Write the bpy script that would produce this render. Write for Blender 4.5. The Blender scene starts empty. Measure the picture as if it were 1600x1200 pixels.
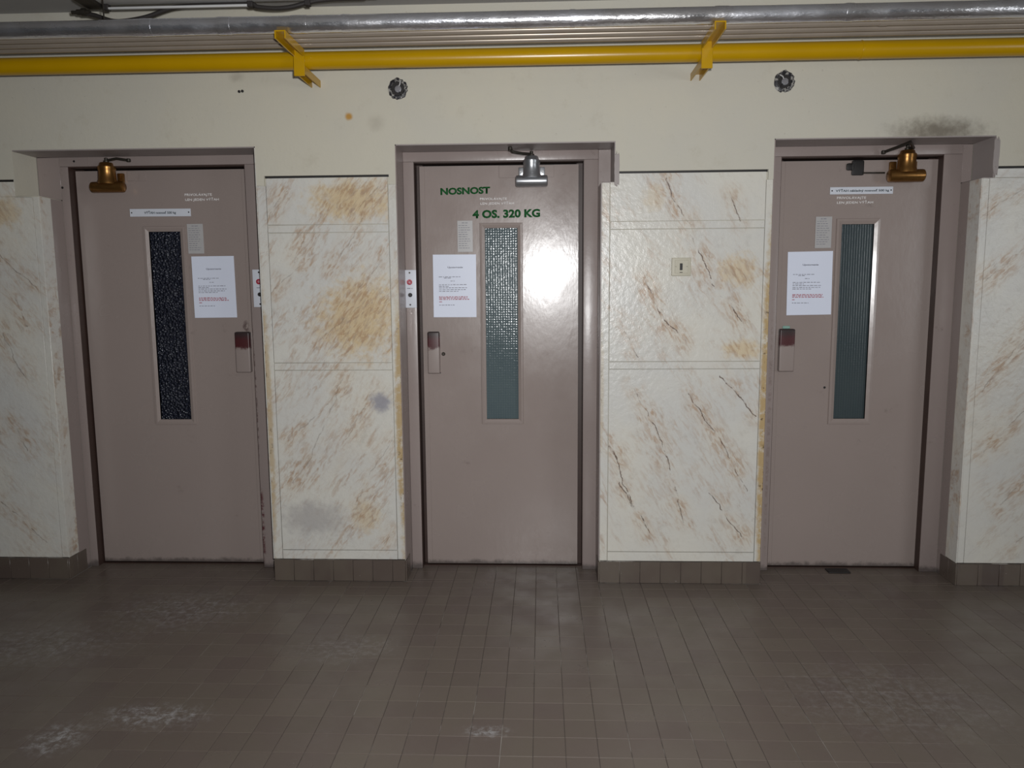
import bpy, bmesh, math, random
from mathutils import Vector, Matrix

random.seed(7)
SC = bpy.context.scene
COL = SC.collection

# ------------------------------------------------------------------ camera
CAM = Vector((0.1926, -3.6308, 1.3380))
RIGHT = Vector((0.99922938, 0.03852294, -0.0075253))
UP = Vector((0.00270815, 0.1236018, 0.9923282))
FWD = Vector((-0.03915754, 0.99158387, -0.12340223))
FPX = 1179.6
cam_data = bpy.data.cameras.new('camera')
cam_data.sensor_width = 36.0
cam_data.lens = FPX / 1600.0 * 36.0
cam_data.clip_start = 0.05
cam = bpy.data.objects.new('camera', cam_data)
COL.objects.link(cam)
m = Matrix((RIGHT, UP, -FWD)).transposed().to_4x4()
m.translation = CAM
cam.matrix_world = m
SC.camera = cam

# ------------------------------------------------------------------ light
world = bpy.data.worlds.new('world')
SC.world = world
world.use_nodes = True
bg = world.node_tree.nodes['Background']
bg.inputs['Color'].default_value = (0.86, 0.93, 1.0, 1)
bg.inputs['Strength'].default_value = 0.022

flash_data = bpy.data.lights.new('camera_flash', 'SPOT')
flash_data.energy = 240
flash_data.color = (1.0, 1.0, 1.0)
flash_data.shadow_soft_size = 0.045
flash_data.spot_size = math.radians(150)
flash_data.spot_blend = 1.0
flash = bpy.data.objects.new('camera_flash', flash_data)
COL.objects.link(flash)
flash.location = (0.27, -3.58, 1.475)
flash.rotation_euler = (Vector((0.22, 0.0, 1.50)) - Vector(flash.location)).to_track_quat('-Z', 'Y').to_euler()

# added light on the right side: daylight assumed from an unseen window
day_data = bpy.data.lights.new('assumed_daylight', 'AREA')
day_data.shape = 'RECTANGLE'
day_data.size = 1.3
day_data.size_y = 1.4
day_data.energy = 36
day_data.color = (0.95, 0.98, 1.0)
day = bpy.data.objects.new('assumed_daylight', day_data)
COL.objects.link(day)
day.location = (4.58, -4.1, 1.55)
day.rotation_euler = (0, math.radians(90), 0)

SC.view_settings.view_transform = 'Standard'
SC.view_settings.look = 'None'
SC.view_settings.gamma = 1.0
SC.view_settings.use_curve_mapping = False
SC.view_settings.exposure = 0.0

# ------------------------------------------------------------------ material helpers
class NT:
    def __init__(s, name):
        s.m = bpy.data.materials.new(name)
        s.m.use_nodes = True
        s.t = s.m.node_tree
        s.b = s.t.nodes['Principled BSDF']

    def n(s, kind, **kw):
        nd = s.t.nodes.new(kind)
        for k, v in kw.items():
            if hasattr(nd, k):
                setattr(nd, k, v)
            else:
                nd.inputs[k.replace('_', ' ')].default_value = v
        return nd

    def l(s, a, b):
        s.t.links.new(a, b)

    def pos(s):
        if not hasattr(s, '_p'):
            s._p = s.n('ShaderNodeNewGeometry').outputs['Position']
        return s._p

    def mapping(s, src, loc=(0, 0, 0), rot=(0, 0, 0), scale=(1, 1, 1)):
        mp = s.n('ShaderNodeMapping')
        mp.inputs['Location'].default_value = loc
        mp.inputs['Rotation'].default_value = rot
        mp.inputs['Scale'].default_value = scale
        s.l(src, mp.inputs['Vector'])
        return mp.outputs['Vector']

    def noise(s, src, scale, detail=3, rough=0.55, dist=0.0):
        nd = s.n('ShaderNodeTexNoise')
        nd.inputs['Scale'].default_value = scale
        nd.inputs['Detail'].default_value = detail
        nd.inputs['Roughness'].default_value = rough
        nd.inputs['Distortion'].default_value = dist
        s.l(src, nd.inputs['Vector'])
        return nd.outputs['Fac']

    def ramp(s, fac, lo, hi, a=0.0, b=1.0):
        mr = s.n('ShaderNodeMapRange')
        mr.interpolation_type = 'SMOOTHSTEP'
        mr.inputs['From Min'].default_value = lo
        mr.inputs['From Max'].default_value = hi
        mr.inputs['To Min'].default_value = a
        mr.inputs['To Max'].default_value = b
        s.l(fac, mr.inputs['Value'])
        return mr.outputs['Result']

    def math(s, op, a, b=None):
        nd = s.n('ShaderNodeMath', operation=op)
        for i, v in enumerate((a, b)):
            if v is None:
                continue
            if isinstance(v, (int, float)):
                nd.inputs[i].default_value = v
            else:
                s.l(v, nd.inputs[i])
        return nd.outputs[0]

    def mix(s, fac, a, b):
        nd = s.n('ShaderNodeMix', data_type='RGBA')
        for idx, v in ((0, fac), (6, a), (7, b)):
            if isinstance(v, (int, float)):
                nd.inputs[idx].default_value = v
            elif isinstance(v, (tuple, list)):
                nd.inputs[idx].default_value = (*v[:3], 1)
            else:
                s.l(v, nd.inputs[idx])
        return nd.outputs[2]

    def blob(s, centre, radii, soft=0.6, wob=0.0):
        """1 inside an ellipsoid round a world point, 0 outside: a stain of its own shape"""
        v = s.n('ShaderNodeVectorMath', operation='SUBTRACT')
        s.l(s.pos(), v.inputs[0])
        v.inputs[1].default_value = centre
        w = s.n('ShaderNodeVectorMath', operation='DIVIDE')
        s.l(v.outputs[0], w.inputs[0])
        w.inputs[1].default_value = radii
        ln = s.n('ShaderNodeVectorMath', operation='LENGTH')
        s.l(w.outputs[0], ln.inputs[0])
        r = ln.outputs['Value']
        if wob:
            nz = s.noise(s.pos(), 30, 4, 0.65)
            r = s.math('ADD', r, s.math('MULTIPLY', s.math('SUBTRACT', nz, 0.5), wob))
        return s.ramp(r, 1.0 - soft, 1.0, 1.0, 0.0)

    def bump(s, height, strength, dist=0.01):
        nd = s.n('ShaderNodeBump')
        nd.inputs['Strength'].default_value = strength
        nd.inputs['Distance'].default_value = dist
        s.l(height, nd.inputs['Height'])
        s.l(nd.outputs['Normal'], s.b.inputs['Normal'])

    def set(s, color=None, rough=None, metal=None, spec=None):
        b = s.b
        if color is not None:
            if isinstance(color, (tuple, list)):
                b.inputs['Base Color'].default_value = (*color[:3], 1)
            else:
                s.l(color, b.inputs['Base Color'])
        if rough is not None:
            if isinstance(rough, (int, float)):
                b.inputs['Roughness'].default_value = rough
            else:
                s.l(rough, b.inputs['Roughness'])
        if metal is not None:
            b.inputs['Metallic'].default_value = metal
        if spec is not None:
            b.inputs['Specular IOR Level'].default_value = spec
        return s.m


def mat_plain(name, color, rough=0.5, metal=0.0, var=0.12, scale=25.0, bump=0.0, spec=0.5):
    t = NT(name)
    nz = t.noise(t.pos(), scale, 3)
    dark = tuple(c * (1 - var) for c in color)
    lite = tuple(min(1, c * (1 + var)) for c in color)
    t.set(t.mix(nz, dark, lite), rough, metal, spec)
    if bump:
        t.bump(t.noise(t.pos(), scale * 3, 3), bump, 0.004)
    return t.m


def mat_plaster():
    t = NT('cream_plaster')
    p = t.pos()
    c = t.mix(t.ramp(t.noise(p, 1.6, 4), 0.35, 0.7), (0.565, 0.545, 0.475), (0.60, 0.57, 0.475))
    c = t.mix(t.math('MULTIPLY', t.ramp(t.noise(p, 9, 5, 0.7), 0.56, 0.74), 0.22), c, (0.42, 0.38, 0.29))
    c = t.mix(t.math('MULTIPLY', t.ramp(t.noise(p, 60, 3, 0.6), 0.70, 0.76), 0.35), c, (0.3, 0.26, 0.2))
    c = t.mix(t.blob((-0.637, -0.28, 2.088), (0.022, 0.1, 0.022), 0.7, 0.5), c, (0.50, 0.27, 0.06))
    c = t.mix(t.math('MULTIPLY', t.blob((1.86, -0.28, 1.99), (0.28, 0.1, 0.075), 0.95, 0.9), 0.75), c, (0.10, 0.075, 0.05))
    c = t.mix(t.math('MULTIPLY', t.blob((-0.52, -0.28, 2.06), (0.05, 0.1, 0.05), 0.9, 0.9), 0.25), c, (0.25, 0.22, 0.17))
    c = t.mix(t.math('MULTIPLY', t.blob((-1.12, -0.28, 2.26), (0.05, 0.1, 0.03), 0.9, 0.9), 0.35), c, (0.25, 0.22, 0.17))
    t.set(c, 0.75)
    t.bump(t.noise(p, 45, 4, 0.6), 0.22, 0.004)
    return t.m


def mat_marble(name, angle, seed, yellow=0.5, veins=(), dark=0.8, clouds=(), stains=(), edge=(), strokes=1.0):
    """brush-painted imitation marble: grey-cream ground, slanting ochre dabs, thin dark veins"""
    t = NT(name)
    p = t.pos()
    a = math.radians(angle)
    rp = t.mapping(p, loc=(seed * 3.1, 0, seed * 1.7), rot=(0, -a, 0))
    s1 = t.mapping(rp, scale=(8.0, 7.0, 2.6))
    s2 = t.mapping(rp, scale=(66.0, 22.0, 19.0))
    base = t.mix(t.ramp(t.noise(p, 3.0, 3), 0.3, 0.7), (0.635, 0.63, 0.60), (0.69, 0.67, 0.605))
    n2 = t.noise(s2, 1.0, 4, 0.62, 0.6)
    fine = t.ramp(n2, 0.44, 0.64)
    n2b = t.noise(t.mapping(s2, loc=(5, 2, 8)), 1.0, 4, 0.62, 0.6)
    fine2 = t.ramp(n2b, 0.50, 0.68)
    wob = t.math('MULTIPLY', t.math('SUBTRACT', t.noise(p, 9, 4, 0.6), 0.5), 0.06)
    # broad warm clouds, each with its own place, plus a weak overall drift
    cl = t.math('MULTIPLY', t.ramp(t.noise(t.mapping(rp, loc=(9, 0, 4), scale=(3.4, 3, 1.6)), 1.0, 4, 0.62, 0.4), 0.55, 0.78), 0.38 * yellow)
    for (cx, cz), (rx, rz), amt in clouds:
        cl = t.math('MAXIMUM', cl, t.math('MULTIPLY', t.blob((cx, -0.28, cz), (rx, 0.3, rz), 0.75, 1.3), amt))
    base = t.mix(cl, base, (0.66, 0.50, 0.275))
    # brush dabs: strongest inside the clouds and along the veins
    st = t.math('MULTIPLY', t.ramp(t.noise(s1, 1.0, 5, 0.68, 0.7), 0.44, 0.66), 0.80 * strokes)
    st = t.math('ADD', st, t.math('MULTIPLY', cl, 0.85))
    core = None
    if veins:
        dm = None
        off = t.n('ShaderNodeCombineXYZ')
        t.l(wob, off.inputs[0])
        t.l(t.math('MULTIPLY', t.math('SUBTRACT', t.noise(t.mapping(p, loc=(4, 4, 4)), 12, 3, 0.6), 0.5), 0.04), off.inputs[2])
        q = t.n('ShaderNodeVectorMath', operation='ADD')
        t.l(p, q.inputs[0])
        t.l(off.outputs[0], q.inputs[1])
        for line in veins:
            for (x0, z0), (x1, z1) in zip(line, line[1:]):
                d = Vector((x1 - x0, 0, z1 - z0))
                L = d.length
                d.normalize()
                v1 = t.n('ShaderNodeVectorMath', operation='SUBTRACT')
                t.l(q.outputs[0], v1.inputs[0])
                v1.inputs[1].default_value = (x0, -0.28, z0)
                dt = t.n('ShaderNodeVectorMath', operation='DOT_PRODUCT')
                t.l(v1.outputs[0], dt.inputs[0])
                dt.inputs[1].default_value = d
                h = t.math('MINIMUM', t.math('MAXIMUM', dt.outputs['Value'], 0.0), L)
                sc = t.n('ShaderNodeVectorMath', operation='SCALE')
                sc.inputs[0].default_value = d
                t.l(h, sc.inputs['Scale'])
                v2 = t.n('ShaderNodeVectorMath', operation='SUBTRACT')
                t.l(v1.outputs[0], v2.inputs[0])
                t.l(sc.outputs[0], v2.inputs[1])
                ln = t.n('ShaderNodeVectorMath', operation='LENGTH')
                t.l(v2.outputs[0], ln.inputs[0])
                dm = ln.outputs['Value'] if dm is None else t.math('MINIMUM', dm, ln.outputs['Value'])
        halo = t.math('MULTIPLY', t.ramp(dm, 0.002, 0.080, 1.0, 0.0), t.ramp(t.noise(t.mapping(p, loc=(seed, 1, 6)), 7.5, 4, 0.65), 0.34, 0.62))
        st = t.math('ADD', st, t.math('MULTIPLY', halo, 0.95))
        base = t.mix(t.math('MULTIPLY', halo, 0.30), base, (0.62, 0.50, 0.36))
        core = t.math('MULTIPLY', t.ramp(dm, 0.0006, 0.0034, 1.0, 0.0), t.ramp(t.noise(t.mapping(p, loc=(seed, 3, 1)), 14.0, 4, 0.65), 0.40, 0.56))
    base = t.mix(t.math('MULTIPLY', t.math('MINIMUM', st, 1.0), t.math('MULTIPLY', fine, 0.70)), base, (0.42, 0.26, 0.15))
    base = t.mix(t.math('MULTIPLY', t.math('MINIMUM', st, 1.0), t.math('MULTIPLY', fine2, 0.50)), base, (0.36, 0.265, 0.215))
    if core is not None:
        base = t.mix(t.math('MULTIPLY', core, dark), base, (0.13, 0.085, 0.065))
    # grey dirt and pin specks
    base = t.mix(t.math('MULTIPLY', t.ramp(t.noise(p, 17, 6, 0.75), 0.53, 0.76), 0.32), base, (0.38, 0.35, 0.31))
    base = t.mix(t.math('MULTIPLY', t.ramp(t.noise(p, 75, 3, 0.6), 0.69, 0.75), 0.4), base, (0.25, 0.21, 0.17))
    for cen, rad, col, amt in stains:
        base = t.mix(t.math('MULTIPLY', t.blob(cen, rad, 0.7, 1.1), amt), base, col)
    # yellowed glue and chips along a pier arris
    for cen, rad, amt in edge:
        chip = t.math('MULTIPLY', t.blob(cen, rad, 0.5, 0.8), t.ramp(t.noise(p, 16, 5, 0.7), 0.32, 0.54))
        base = t.mix(t.math('MULTIPLY', chip, amt * 0.9), base, (0.47, 0.325, 0.14))
        chip2 = t.math('MULTIPLY', t.blob(cen, rad, 0.5, 0.8), t.ramp(t.noise(p, 30, 5, 0.75), 0.57, 0.64))
        base = t.mix(t.math('MULTIPLY', chip2, amt), base, (0.13, 0.085, 0.04))
    t.set(base, 0.30)
    t.bump(t.noise(p, 42, 4, 0.6), 0.32, 0.006)
    return t.m


def mat_door(name, col=(0.325, 0.268, 0.246), rough=0.235, dirty=0.25):
    t = NT(name)
    p = t.pos()
    c = t.mix(t.noise(p, 2.2, 4), tuple(v * 0.95 for v in col), tuple(v * 1.05 for v in col))
    c = t.mix(t.math('MULTIPLY', t.ramp(t.noise(p, 11, 5, 0.7), 0.64, 0.76), dirty), c, (0.085, 0.06, 0.055))
    # scuffed dark line low on the leaf, a hand's breadth above the floor
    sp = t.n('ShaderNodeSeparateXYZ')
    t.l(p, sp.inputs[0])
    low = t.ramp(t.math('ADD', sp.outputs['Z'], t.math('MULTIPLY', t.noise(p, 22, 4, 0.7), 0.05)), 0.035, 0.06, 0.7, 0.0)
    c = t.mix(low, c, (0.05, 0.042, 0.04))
    for cen, rad, col, amt in WEAR:
        c = t.mix(t.math('MULTIPLY', t.math('MULTIPLY', t.blob(cen, rad, 0.6, 0.8), t.ramp(t.noise(p, 45, 4, 0.7), 0.42, 0.58)), amt), c, col)
    t.set(c, t.ramp(t.noise(p, 5, 3), 0.3, 0.7, rough - 0.04, rough + 0.05))
    wav = t.noise(t.mapping(p, scale=(1, 1, 0.55)), 38, 3, 0.55)
    t.bump(t.math('ADD', wav, t.math('MULTIPLY', t.noise(t.mapping(p, scale=(1, 1, 0.25)), 120, 2, 0.5), 0.25)), 0.07, 0.006)
    return t.m


def mat_worn(name, zc, seed):
    """door handle: mauve paint worn through to dark red and black near its top"""
    t = NT(name)
    p = t.pos()
    sp = t.n('ShaderNodeSeparateXYZ')
    t.l(p, sp.inputs[0])
    z = t.math('ADD', sp.outputs['Z'], t.math('MULTIPLY', t.math('SUBTRACT', t.noise(t.mapping(p, loc=(seed, 0, 0)), 40, 4, 0.7), 0.5), 0.05))
    red = t.ramp(z, zc - 0.006, zc + 0.012)
    dark = t.ramp(z, zc + 0.035, zc + 0.075)
    c = t.mix(red, (0.315, 0.26, 0.24), (0.075, 0.016, 0.018))
    c = t.mix(dark, c, (0.035, 0.022, 0.022))
    t.set(c, 0.4)
    return t.m


def mat_tile(name, a, b, dust=0.22, rough=0.33):
    t = NT(name)
    p = t.pos()
    oi = t.n('ShaderNodeObjectInfo')
    cell = t.n('ShaderNodeTexWhiteNoise', noise_dimensions='3D')
    sn = t.n('ShaderNodeVectorMath', operation='SNAP')
    ad = t.n('ShaderNodeVectorMath', operation='ADD')
    t.l(p, ad.inputs[0])
    ad.inputs[1].default_value = (TX * 40 - TOX, TX * 80 - TOY, 0.05)
    t.l(ad.outputs[0], sn.inputs[0])
    sn.inputs[1].default_value = (TX, TX, 1.0)
    t.l(sn.outputs[0], cell.inputs['Vector'])
    c = t.mix(cell.outputs['Value'], a, b)
    c = t.mix(t.math('MULTIPLY', t.ramp(t.noise(p, 5, 4), 0.35, 0.7), 0.35), c, (0.150, 0.130, 0.098))
    d1 = t.ramp(t.noise(t.mapping(p, loc=(3.3, 1.2, 0)), 2.1, 5, 0.72), 0.55, 0.74)
    d2 = t.ramp(t.noise(p, 38, 5, 0.75), 0.42, 0.68)
    dd = t.math('MULTIPLY', t.math('MULTIPLY', d1, d2), dust)
    c = t.mix(dd, c, (0.27, 0.26, 0.26))
    for cen, rad, amt in DUST:
        c = t.mix(t.math('MULTIPLY', t.math('MULTIPLY', t.blob(cen, rad, 0.9, 1.0), d2), amt * 1.25), c, (0.34, 0.33, 0.33))
    spk = t.ramp(t.noise(p, 95, 2, 0.5), 0.765, 0.79)
    c = t.mix(t.math('MULTIPLY', spk, 0.5), c, (0.42, 0.41, 0.39))
    t.set(c, t.math('ADD', t.ramp(t.noise(p, 7, 4), 0.3, 0.7, rough - 0.06, rough + 0.12), t.math('MULTIPLY', dd, 0.3)))
    t.bump(t.noise(p, 30, 3), 0.07, 0.004)
    return t.m


WEAR = [((-1.166, -0.12, 0.22), (0.016, 0.1, 0.24), (0.09, 0.012, 0.02), 0.9), ((-1.166, -0.12, 0.85), (0.007, 0.1, 0.40), (0.07, 0.03, 0.03), 0.6),
        ((-0.447, -0.2, 0.9), (0.012, 0.3, 0.75), (0.17, 0.105, 0.05), 0.7), ((1.25, -0.12, 0.7), (0.010, 0.1, 0.75), (0.14, 0.09, 0.07), 0.3),
        ((-1.215, -0.075, 1.175), (0.02, 0.1, 0.035), (0.05, 0.02, 0.02), 0.8), ((-0.37, -0.12, 1.31), (0.02, 0.05, 0.04), (0.03, 0.02, 0.02), 0.9)]
TX = 0.0955            # floor tile pitch
TOX, TOY = 0.2600, -1.4080   # one joint crossing
DUST = [((-1.33, -0.62, 0), (0.42, 0.28, 0.1), 0.55), ((-1.05, -1.42, 0), (0.25, 0.10, 0.1), 0.95),
        ((-1.75, -0.95, 0), (0.55, 0.25, 0.1), 0.4), ((0.02, -1.48, 0), (0.10, 0.05, 0.1), 0.9),
        ((-0.55, -0.95, 0), (0.28, 0.16, 0.1), 0.35), ((1.35, -1.25, 0), (0.5, 0.35, 0.1), 0.3), ((-1.28, -1.55, 0), (0.12, 0.12, 0.1), 1.0)]

# painted veins on each pier: polylines in room x, z
VEINS_C = [
    [(0.733, 1.811), (0.773, 1.706), (0.852, 1.605)] ,
    [(0.831, 1.575), (0.934, 1.382)] ,
    [(0.935, 1.36), (1.064, 1.195)] ,
    [(1.01, 1.725), (1.051, 1.627)] ,
    [(0.534, 1.215), (0.614, 1.039)] ,
    [(0.64, 1.384), (0.721, 1.214), (0.824, 1.101)] ,
    [(0.599, 0.911), (0.713, 0.7), (0.807, 0.406), (0.841, 0.286)] ,
    [(0.845, 0.879), (0.992, 0.653), (1.117, 0.439)] ,
    [(0.55, 0.47), (0.68, 0.229)] ,
    [(0.978, 0.958), (1.141, 0.78)] ,
    [(0.49, 0.653), (0.623, 0.336)] ,
    [(0.944, 0.421), (1.092, 0.222)] ,
]
VEINS_B = [
    [(-1.002, 1.663), (-0.958, 1.748)] ,
    [(-0.905, 1.462), (-0.86, 1.562)] ,
    [(-1.017, 1.336), (-0.865, 1.461)] ,
    [(-0.699, 0.964), (-0.779, 0.768), (-0.869, 0.584), (-0.948, 0.467)] ,
    [(-0.982, 0.649), (-0.777, 0.833)] ,
    [(-0.561, 0.896), (-0.701, 0.667)] ,
    [(-0.66, 0.383), (-0.486, 0.667)] ,
    [(-0.498, 0.229), (-0.551, 0.161)] ,
    [(-0.731, 1.438), (-0.581, 1.659)] ,
    [(-0.679, 1.268), (-0.501, 1.492)] ,
    [(-0.8, 1.126), (-0.622, 1.268)] ,
    [(-0.608, 1.687), (-0.52, 1.795)] ,
]
VEINS_A = [
    [(-2.295, 1.565), (-2.079, 1.361)] ,
    [(-2.259, 1.16), (-2.164, 0.939)] ,
    [(-2.247, 0.763), (-2.193, 0.619)] ,
    [(-2.195, 1.33), (-2.136, 1.191)] ,
    [(-2.347, 0.374), (-2.133, 0.176)] ,
    [(-2.416, 0.928), (-2.318, 0.688)] ,
]
VEINS_D = [
    [(2.09, 1.359), (2.302, 1.533)] ,
    [(2.109, 0.879), (2.329, 1.179)] ,
    [(2.141, 0.607), (2.354, 0.858)] ,
    [(2.222, 0.363), (2.378, 0.544)] ,
    [(2.071, 1.645), (2.283, 1.786)] ,
    [(2.295, 0.163), (2.449, 0.341)] ,
]

M = {}
M['plaster'] = mat_plaster()
PX0, PX1, PX2, PX3, PX4, PX5 = -2.04, -1.055, -0.44, 0.455, 1.185, 2.06   # opening edges
yf = -0.28
M['marble_a'] = mat_marble('marbled_paint_slanting_down', -36, 1.3, 0.5, VEINS_A, 0.55, strokes=0.55, clouds=[((-2.22, 1.70), (0.12, 0.10), 0.6)])
M['marble_b'] = mat_marble('marbled_paint_slanting_up', 36, 4.2, 0.35, VEINS_B, 0.35,
    clouds=[((-0.617, 1.22), (0.27, 0.24), 0.85), ((-0.63, 1.73), (0.27, 0.12), 0.8), ((-0.62, 0.30), (0.10, 0.10), 0.5)],
    stains=[((-0.535, yf, 0.835), (0.062, 0.1, 0.065), (0.30, 0.295, 0.34), 0.85),
            ((-0.86, yf, 0.30), (0.19, 0.1, 0.11), (0.36, 0.335, 0.33), 0.55)])
M['marble_c'] = mat_marble('marbled_paint_dark_veins', -31, 7.7, 0.2, VEINS_C, 0.95,
    clouds=[((1.05, 1.41), (0.12, 0.10), 0.6), ((1.08, 1.07), (0.12, 0.06), 0.65), ((0.68, 1.73), (0.07, 0.09), 0.35)], strokes=0.7)
M['marble_d'] = mat_marble('marbled_paint_far_side', 48, 11.4, 0.3, VEINS_D, 0.4, strokes=0.5)
M['strip_b'] = mat_marble('marbled_strip_yellowed', 36, 4.2, 0.5,
    edge=[((PX2, yf, 0.75), (0.035, 0.2, 0.75), 0.95), ((PX1, yf, 0.75), (0.03, 0.2, 0.75), 0.7)])
M['strip_c'] = mat_marble('marbled_strip_glue_stained', -31, 7.7, 0.5,
    edge=[((PX4, yf, 0.75), (0.035, 0.2, 1.0), 1.0), ((PX3, yf, 0.9), (0.02, 0.2, 0.4), 0.35)])
M['reveal'] = mat_marble('marbled_reveal_smeared', -20, 15.1, 1.6, strokes=1.6)
M['door'] = mat_door('mauve_gloss_paint')
M['frame'] = mat_door('mauve_frame_paint', (0.31, 0.256, 0.240), 0.30, 0.4)
M['render_patch'] = mat_door('mauve_smeared_mortar', (0.33, 0.29, 0.28), 0.42, 0.5)
M['gap'] = mat_plain('dark_brown_rebate', (0.050, 0.028, 0.022), 0.5, 0, 0.3, 12)
M['black'] = mat_plain('black_grime_and_shade', (0.015, 0.013, 0.013), 0.55, 0, 0.3)  # also used as painted shade in the panel gap and under the handles
M['tile'] = mat_tile('brown_floor_tile', (0.140, 0.109, 0.095), (0.160, 0.130, 0.108))
M['base_tile'] = mat_tile('brown_skirting_tile', (0.098, 0.074, 0.063), (0.13, 0.102, 0.083), 0.15)
_g = NT('dirty_grout')
_c = _g.mix(_g.noise(_g.pos(), 7, 3), (0.075, 0.062, 0.055), (0.135, 0.112, 0.098))
_c = _g.mix(_g.ramp(_g.noise(_g.mapping(_g.pos(), scale=(1.0, 0.45, 1.0)), 5.5, 4, 0.65), 0.52, 0.62), _c, (0.36, 0.335, 0.305))
M['grout'] = _g.set(_c, 0.85)
M['ceiling'] = mat_plain('grey_ceiling_paint', (0.34, 0.335, 0.33), 0.8, 0, 0.08, 4)
M['yellow'] = mat_plain('yellow_gloss_paint', (0.50, 0.285, 0.0), 0.28, 0, 0.10, 5, 0.08)
M['beige_pipe'] = mat_plain('dusty_beige_pipe', (0.36, 0.305, 0.25), 0.33, 0.3, 0.2, 6)
M['brass'] = mat_plain('aged_brass', (0.27, 0.135, 0.04), 0.32, 0.85, 0.45, 30)
M['silver'] = mat_plain('silver_paint', (0.40, 0.41, 0.43), 0.30, 0.8, 0.1, 30)
M['dark_metal'] = mat_plain('dark_oily_steel', (0.05, 0.043, 0.035), 0.45, 0.6, 0.3)
M['paper'] = mat_plain('white_paper', (0.78, 0.83, 0.97), 0.45, 0, 0.02, 8)
M['plate'] = mat_plain('white_plastic_plate', (0.68, 0.71, 0.78), 0.4, 0, 0.03, 30)
M['ink'] = mat_plain('black_ink', (0.20, 0.20, 0.24), 0.7, 0, 0.1)
M['ink_dark'] = mat_plain('dark_ink', (0.06, 0.085, 0.10), 0.7, 0, 0.1)
M['ink_red'] = mat_plain('red_ink', (0.45, 0.16, 0.19), 0.7, 0, 0.1)
M['green'] = mat_plain('green_stencil_paint', (0.008, 0.095, 0.022), 0.6, 0, 0.25, 60, 0, 0.2)
M['white_stencil'] = mat_plain('white_stencil_paint', (0.80, 0.77, 0.76), 0.5, 0, 0.15, 120)
M['red_button'] = mat_plain('red_button', (0.40, 0.015, 0.04), 0.35)
M['cream_plastic'] = mat_plain('cream_switch_plastic', (0.53, 0.50, 0.40), 0.45, 0, 0.04)
M['white_enamel'] = mat_plain('white_enamel', (0.60, 0.60, 0.60), 0.35, 0, 0.05)
M['cable'] = mat_plain('black_cable', (0.03, 0.026, 0.025), 0.5)
M['mint'] = mat_plain('mint_residue', (0.25, 0.42, 0.36), 0.6)


def mat_foil():
    t = NT('aluminium_foil_wrap')
    p = t.pos()
    c = t.mix(t.ramp(t.noise(p, 3.5, 3), 0.4, 0.65), (0.80, 0.81, 0.86), (0.68, 0.67, 0.68))
    t.set(c, t.ramp(t.noise(t.mapping(p, scale=(1, 1, 1)), 6, 3), 0.35, 0.65, 0.20, 0.34), 0.93)
    t.bump(t.noise(t.mapping(p, scale=(0.8, 2, 2)), 16, 4, 0.65), 0.35, 0.010)
    return t.m
M['foil'] = mat_foil()


def mat_glass_sparkle():
    t = NT('hammered_dark_glass')
    p = t.pos()
    c = t.mix(t.noise(p, 120, 2), (0.008, 0.010, 0.020), (0.032, 0.036, 0.056))
    t.set(c, 0.14, 0, 0.9)
    v = t.n('ShaderNodeTexVoronoi', feature='F1')
    v.inputs['Scale'].default_value = 84
    t.l(p, v.inputs['Vector'])
    t.bump(v.outputs['Distance'], 1.0, 0.014)
    return t.m


def mat_glass_teal(name, strength, reed, tint=1.0):
    t = NT(name)
    p = t.pos()
    sp = t.n('ShaderNodeSeparateXYZ')
    t.l(p, sp.inputs[0])
    c = t.mix(t.ramp(t.noise(p, 4, 3), 0.3, 0.7), tuple(v * tint for v in (0.085, 0.118, 0.132)), tuple(v * tint for v in (0.11, 0.145, 0.155)))
    sx = t.math('SINE', t.math('MULTIPLY', sp.outputs['X'], 2 * math.pi / 0.0115))
    sz = t.math('SINE', t.math('MULTIPLY', sp.outputs['Z'], 2 * math.pi / 0.0115))
    grid = t.math('ADD', t.math('MULTIPLY', sx, 0.5), t.math('MULTIPLY', sz, 0.12 if reed else 0.4))
    c = t.mix(t.ramp(grid, -0.2, 0.9), c, tuple(v * tint for v in (0.115, 0.15, 0.158)))
    t.set(c, 0.22 if reed else 0.15, 0, 0.5 if reed else 0.16)
    nz = t.noise(p, 130 if reed else 95, 2)
    t.bump(t.math('ADD', t.math('MULTIPLY', grid, 0.6), t.math('MULTIPLY', nz, 0.9 if reed else 2.2)), strength, 0.004)
    return t.m
M['glass_dark'] = mat_glass_sparkle()
M['glass_mid'] = mat_glass_teal('pebbled_teal_glass', 0.12, False, 0.95)
M['glass_reed'] = mat_glass_teal('reeded_teal_glass', 0.14, True, 0.52)

# ------------------------------------------------------------------ mesh helpers
def link(name, bm, mat, parent=None, smooth=False):
    me = bpy.data.meshes.new(name)
    bmesh.ops.recalc_face_normals(bm, faces=bm.faces)
    bm.to_mesh(me)
    bm.free()
    if smooth:
        for p in me.polygons:
            p.use_smooth = True
        me.set_sharp_from_angle(angle=math.radians(40))
    me.materials.append(mat)
    o = bpy.data.objects.new(name, me)
    COL.objects.link(o)
    attach(o, parent)
    return o


def attach(o, parent):
    if parent is None:
        return
    o.parent = parent
    # parts are built in room coordinates, whatever their thing's base point
    mw = Matrix.Translation(parent['_base']) if '_base' in parent else Matrix.Identity(4)
    o.matrix_parent_inverse = mw.inverted()


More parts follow.
